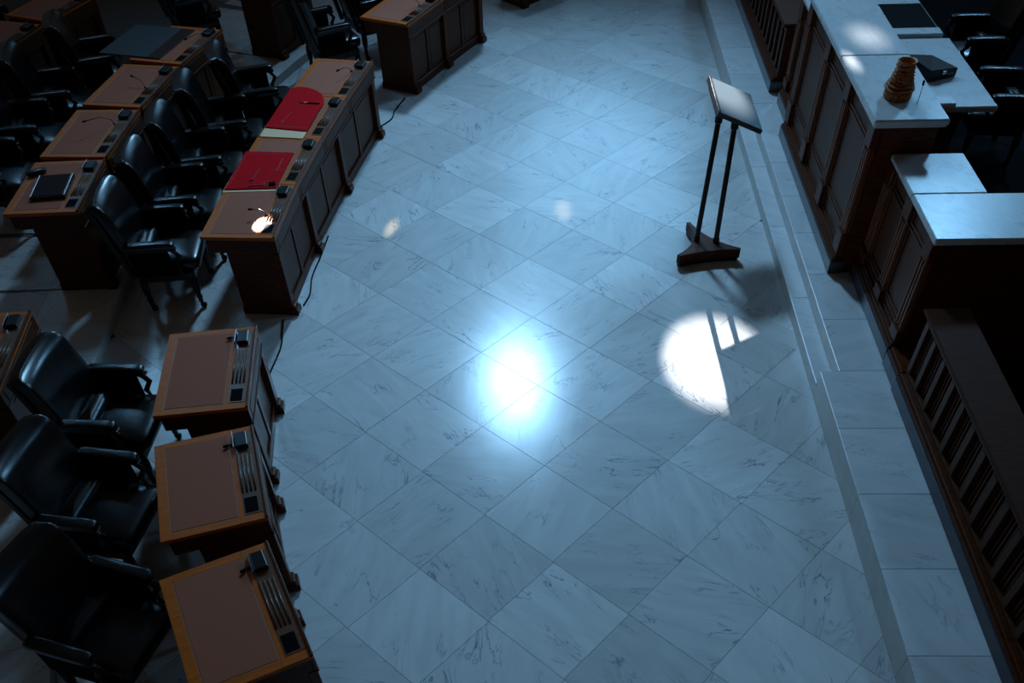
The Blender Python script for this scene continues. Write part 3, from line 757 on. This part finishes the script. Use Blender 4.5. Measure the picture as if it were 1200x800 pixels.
for x, y, a, lab in ((-2.95, 7.03, 3, 'black leather armchair at the aisle end of the red-folder desk, next to the single desks'),
                     (-2.90, 7.77, 5, 'black leather armchair at the long desk, second from the single-desk aisle'),
                     (-2.81, 8.49, 7, 'black leather armchair, middle one of five along the red-folder desk'),
                     (-2.70, 9.20, 10, 'black leather armchair at the long desk, second from the two-place desk end'),
                     (-2.50, 9.91, 14, 'black leather armchair at the long desk end facing the far two-place desk')):
    chair(x, y, a, lab, gM)
gS = 'armchairs at the single desks'
chair(-2.84, 4.80, -5, 'black leather armchair at the single desk nearest the long four-place desk', gS)
chair(-2.70, 3.90, -11, 'black leather armchair at the middle one of the three single desks', gS)
chair(-2.42, 2.93, -20, 'black leather armchair at the end single desk, farthest from the long desk', gS)
gT = 'armchairs on the raised tier'
chair(-4.38, 10.66, 15, 'black leather armchair on the tier behind the portfolio desk', gT, TIER)
chair(-4.62, 9.83, 11, 'black leather armchair on the tier behind the desk between portfolio and microphone', gT, TIER)
chair(-4.72, 9.08, 7, 'black leather armchair on the tier behind the gooseneck-microphone desk', gT, TIER)
chair(-4.80, 8.25, 3, 'black leather armchair on the tier behind the laptop desk', gT, TIER)
chair(-5.95, 11.75, 20, 'black leather armchair in the rearmost row', gT, TIER)
gX = 'armchairs beyond the far aisle'
chair(-1.92, 11.52, 26, 'black leather armchair at the near place of the far two-place desk', gX)
chair(-1.50, 12.28, 29, 'black leather armchair at the far place of the far two-place desk', gX)
chair(-3.72, 12.32, 25, 'black leather armchair on the tier beside the tall-sided desk', gX, TIER)
gD = 'armchairs on the dais'
x, y, _ = D(4.42, 8.45); chair(x, y, 170, 'black leather armchair on the dais behind the black document case', gD, PZ + 0.004)
x, y, _ = D(4.55, 9.75); chair(x, y, 175, 'black leather armchair on the dais behind the black blotter', gD, PZ + 0.004)

# ------------------------------------------------------------------ things on the desks
ZD = TOPZ + 0.0012
def flat(name, label, cat, poly, z0, h, mat, bev=0.002):
    c = sum((Vector(p) for p in poly), Vector((0, 0))) / len(poly)
    t = thing(name, label, cat, (c.x, c.y, z0))
    return t, c, [(p[0] - c.x, p[1] - c.y) for p in poly]
# cream papers under the second folder
pp = [(-2.065, 9.24), (-2.215, 8.36), (-1.795, 8.28), (-1.765, 8.42), (-1.72, 9.05)]
t, c, q = flat('paper_stack', 'cream papers showing under the red folder with the rounded end', 'papers', pp, ZD, 0.01, None)
obj('sheets', prism(bm_new(), q, 0.0, 0.007), M['paper'], t)
# rounded red folder
rb = [(-2.185, 8.53), (-1.765, 8.41), (-1.70, 8.80), (-1.665, 8.97), (-1.668, 9.08), (-1.70, 9.19), (-1.76, 9.28), (-1.84, 9.345), (-1.93, 9.385), (-2.035, 9.37)]
t, c, q = flat('red_folder', 'red folder with a rounded end, lying on cream papers', 'folder', rb, ZD + 0.007, 0.012, None)
obj('cover', prism(bm_new(), q, 0.0, 0.010, 0.003), M['red'], t)
def strip(par, c, p, q, z, w, mat, name, h=0.0016):
    p, q = Vector(p) - c, Vector(q) - c; d = q - p
    obj(name, box(bm_new(), 0, d.length, -w / 2, w / 2, z, z + h, 0.0, Matrix.Translation((p.x, p.y, 0)) @ Matrix.Rotation(math.atan2(d.y, d.x), 4, 'Z')), mat, par)
strip(t, c, (-2.15, 8.57), (-1.79, 8.46), 0.010, 0.006, M['crease'], 'crease')
strip(t, c, (-2.03, 8.62), (-1.96, 8.82), 0.010, 0.005, M['crease'], 'elastic')
strip(t, c, (-2.04, 8.615), (-2.01, 8.63), 0.010, 0.02, M['crease'], 'clip')
# square red folder
ra = [(-2.385, 7.385), (-1.925, 7.37), (-1.845, 8.0), (-2.30, 8.07)]
pq = [(-2.40, 7.35), (-1.93, 7.335), (-1.86, 7.90), (-2.32, 7.95)]
t, c, q = flat('paper_sheet', 'cream sheet edging out below the square red folder', 'papers', pq, ZD, 0.01, None)
obj('sheets', prism(bm_new(), q, 0.0, 0.003), M['paper'], t)
t, c, q = flat('red_folder', 'square red folder with a clasp and a pencil on it', 'folder', ra, ZD + 0.003, 0.012, None)
obj('cover', prism(bm_new(), q, 0.0, 0.010, 0.003), M['red'], t)
for p_, q_, w_ in (((-2.27, 8.02), (-1.90, 7.965), 0.006), ((-2.35, 7.46), (-2.29, 7.97), 0.005), ((-2.16, 7.52), (-2.12, 7.72), 0.006), ((-2.30, 7.50), (-1.93, 7.48), 0.004), ((-1.955, 7.68), (-1.93, 7.9), 0.008), ((-2.02, 7.69), (-1.90, 7.67), 0.006)):
    strip(t, c, p_, q_, 0.010, w_, M['crease'], 'elastic')
strip(t, c, (-2.175, 7.50), (-2.15, 7.52), 0.010, 0.022, M['blackm'], 'clip', 0.003)
ZF = ZD + 0.0135
pc = thing('pencil', 'grey pencil lying on the square red folder', 'pencil', (-2.10, 7.415, ZF), 0.10)
obj('barrel', tube(bm_new(), [(-0.075, 0, 0.004), (0.06, 0, 0.004)], 0.004, 6), M['metal'], pc); obj('tip', tube(bm_new(), [(0.06, 0, 0.004), (0.078, 0, 0.004)], [0.004, 0.001], 6), M['blackm'], pc)
gs = thing('key_fob', 'small black case with a brass ring on the square red folder', 'case', (-1.965, 7.43, ZF), 0.1)
obj('pouch', box(bm_new(), -0.03, 0.03, -0.025, 0.03, 0.0, 0.014, 0.005, None, 2), M['blackm'], gs)
obj('ring', tube(bm_new(), [(-0.055 + 0.02 * math.cos(a), 0.02 * math.sin(a), 0.004) for a in [2 * math.pi * i / 16 for i in range(17)]], 0.0035, 6), M['brass'], gs, smooth=True)
pn = thing('fountain_pen', 'black and brass pen lying across the rounded red folder', 'pen', (-1.80, 8.985, ZD + 0.0172), -0.22)
obj('barrel', tube(bm_new(), [(-0.02, 0, 0.006), (0.10, 0, 0.006)], [0.006, 0.005], 8), M['blackm'], pn, smooth=True)
obj('cap', tube(bm_new(), [(-0.11, 0, 0.006), (-0.02, 0, 0.006)], [0.004, 0.006], 8), M['brass'], pn, smooth=True)

# laptop and pouch on the tier desk
ZT = TIER + ZD
lp = thing('laptop', 'closed black laptop with metal edges on the tier desk', 'laptop', (-3.85, 7.36, ZT), math.radians(4))
obj('body', box(bm_new(), -0.15, 0.15, -0.20, 0.19, 0.0, 0.030, 0.006, None, 2), M['black'], lp)
obj('lid', box(bm_new(), -0.135, 0.135, -0.185, 0.175, 0.030, 0.036, 0.002), M['screen'], lp)
for x in (-0.143, 0.143): obj('edge_strip', box(bm_new(), x - 0.005, x + 0.005, -0.19, 0.18, 0.030, 0.038, 0.002), M['metal'], lp)
pu = thing('glasses_case', 'soft black pouch beside the laptop', 'pouch', (-4.07, 7.62, ZT), math.radians(30))
obj('shell', cushion(bm_new(), (0, 0, 0.022), (0.09, 0.04, 0.022), 0.8, 0.8), M['leather'], pu, smooth=True)
obj('zip', tube(bm_new(), [(-0.08, 0, 0.0385), (0, 0, 0.0455), (0.08, 0, 0.0385)], 0.002, 6), M['metal'], pu)
# slate portfolio over the edge of the farthest tier desk: two covers lying open
c4, a4, w4 = L1[3][1], L1[3][2], L1[3][3]
pf = thing('open_portfolio', 'open slate portfolio lying half off the tier desk', 'portfolio', (c4.x, c4.y, TIER + ZD), a4)
obj('cover', box(bm_new(), -1.04, -0.47, -0.40, 0.38, 0.004, 0.014, 0.003), M['portfolio'], pf)
obj('cover', box(bm_new(), -0.465, -0.30, -0.40, 0.38, 0.001, 0.011, 0.003), M['mahogany'], pf)
obj('spine', box(bm_new(), -0.475, -0.455, -0.40, 0.38, 0.002, 0.016, 0.003), M['portfolio'], pf)

# microphones on the desks
def desk_mic(info, z0, dy, head, label, stand=0.0):
    c, a, w = info
    x, y = R2(a, -0.150, dy)
    hx, hy = R2(a, head[0], head[1])
    microphone(label, (c.x + x, c.y + y, z0 + TOPZ), (hx, hy, head[2]), 0.0035, group='desk microphones')
desk_mic(MS[0][:3], 0, -0.08, (-0.10, -0.03, 0.07), 'short gooseneck microphone at the sunlit place of the long desk')
desk_mic(MS[3][:3], 0, 0.16, (-0.07, -0.17, 0.08), 'gooseneck microphone at the far place of the long desk, past the red folders')
desk_mic(FS[0][:3], 0, 0.10, (-0.09, -0.12, 0.10), 'gooseneck microphone on the far two-place desk')
desk_mic(L1[1][1:4], TIER, 0.17, (-0.16, -0.20, 0.12), 'long gooseneck microphone bending over the tier desk beside the laptop desk')
desk_mic(L1[2][1:4], TIER, -0.05, (-0.13, 0.05, 0.08), 'short gooseneck microphone on the tier desk between portfolio and microphone desks')
desk_mic(L1[3][1:4], TIER, 0.28, (-0.05, -0.24, 0.05), 'low gooseneck microphone lying along the pen tray of the portfolio desk')
for i, f in enumerate((F1, F2, F3)):
    desk_mic(f[1:4], 0, f[3] / 2 - 0.15 if i else f[3] / 2 - 0.12, (-0.02, -0.008, 0.012), ['stubby microphone on the single desk across from the long desk', 'stubby microphone on the middle single desk', 'stubby microphone on the end single desk'][i])

# cables on the floor
def cable(label, pts, r=0.007):
    P = [Vector((x, y, r)) for x, y in pts]; out = []
    for i in range(len(P) - 1):
        p0 = P[max(i - 1, 0)]; p1 = P[i]; p2 = P[i + 1]; p3 = P[min(i + 2, len(P) - 1)]
        for k in range(6):
            s = k / 6
            out.append(0.5 * ((2 * p1) + (p2 - p0) * s + (2 * p0 - 5 * p1 + 4 * p2 - p3) * s * s + (3 * p1 - p0 - 3 * p2 + p3) * s ** 3))
    out.append(P[-1])
    tag(obj('floor_cable', tube(bm_new(), out, r, 7), M['blackm'], smooth=True), label, 'cable')
cable('black cable on the floor between the long desk and the far two-place desk', [(-1.02, 10.84), (-1.126, 10.52), (-1.16, 10.30), (-1.32, 10.07), (-1.38, 9.98)])
cable('black cable looping along the front foot of the long desk', [(-1.66, 7.86), (-1.70, 7.50), (-1.745, 7.17), (-1.735, 6.90), (-1.765, 6.76), (-1.775, 6.72)])
cable('black cable crossing the aisle from the long desk to the single desks', [(-1.935, 6.52), (-1.92, 6.36), (-1.905, 6.12), (-1.95, 5.80), (-1.99, 5.50)])
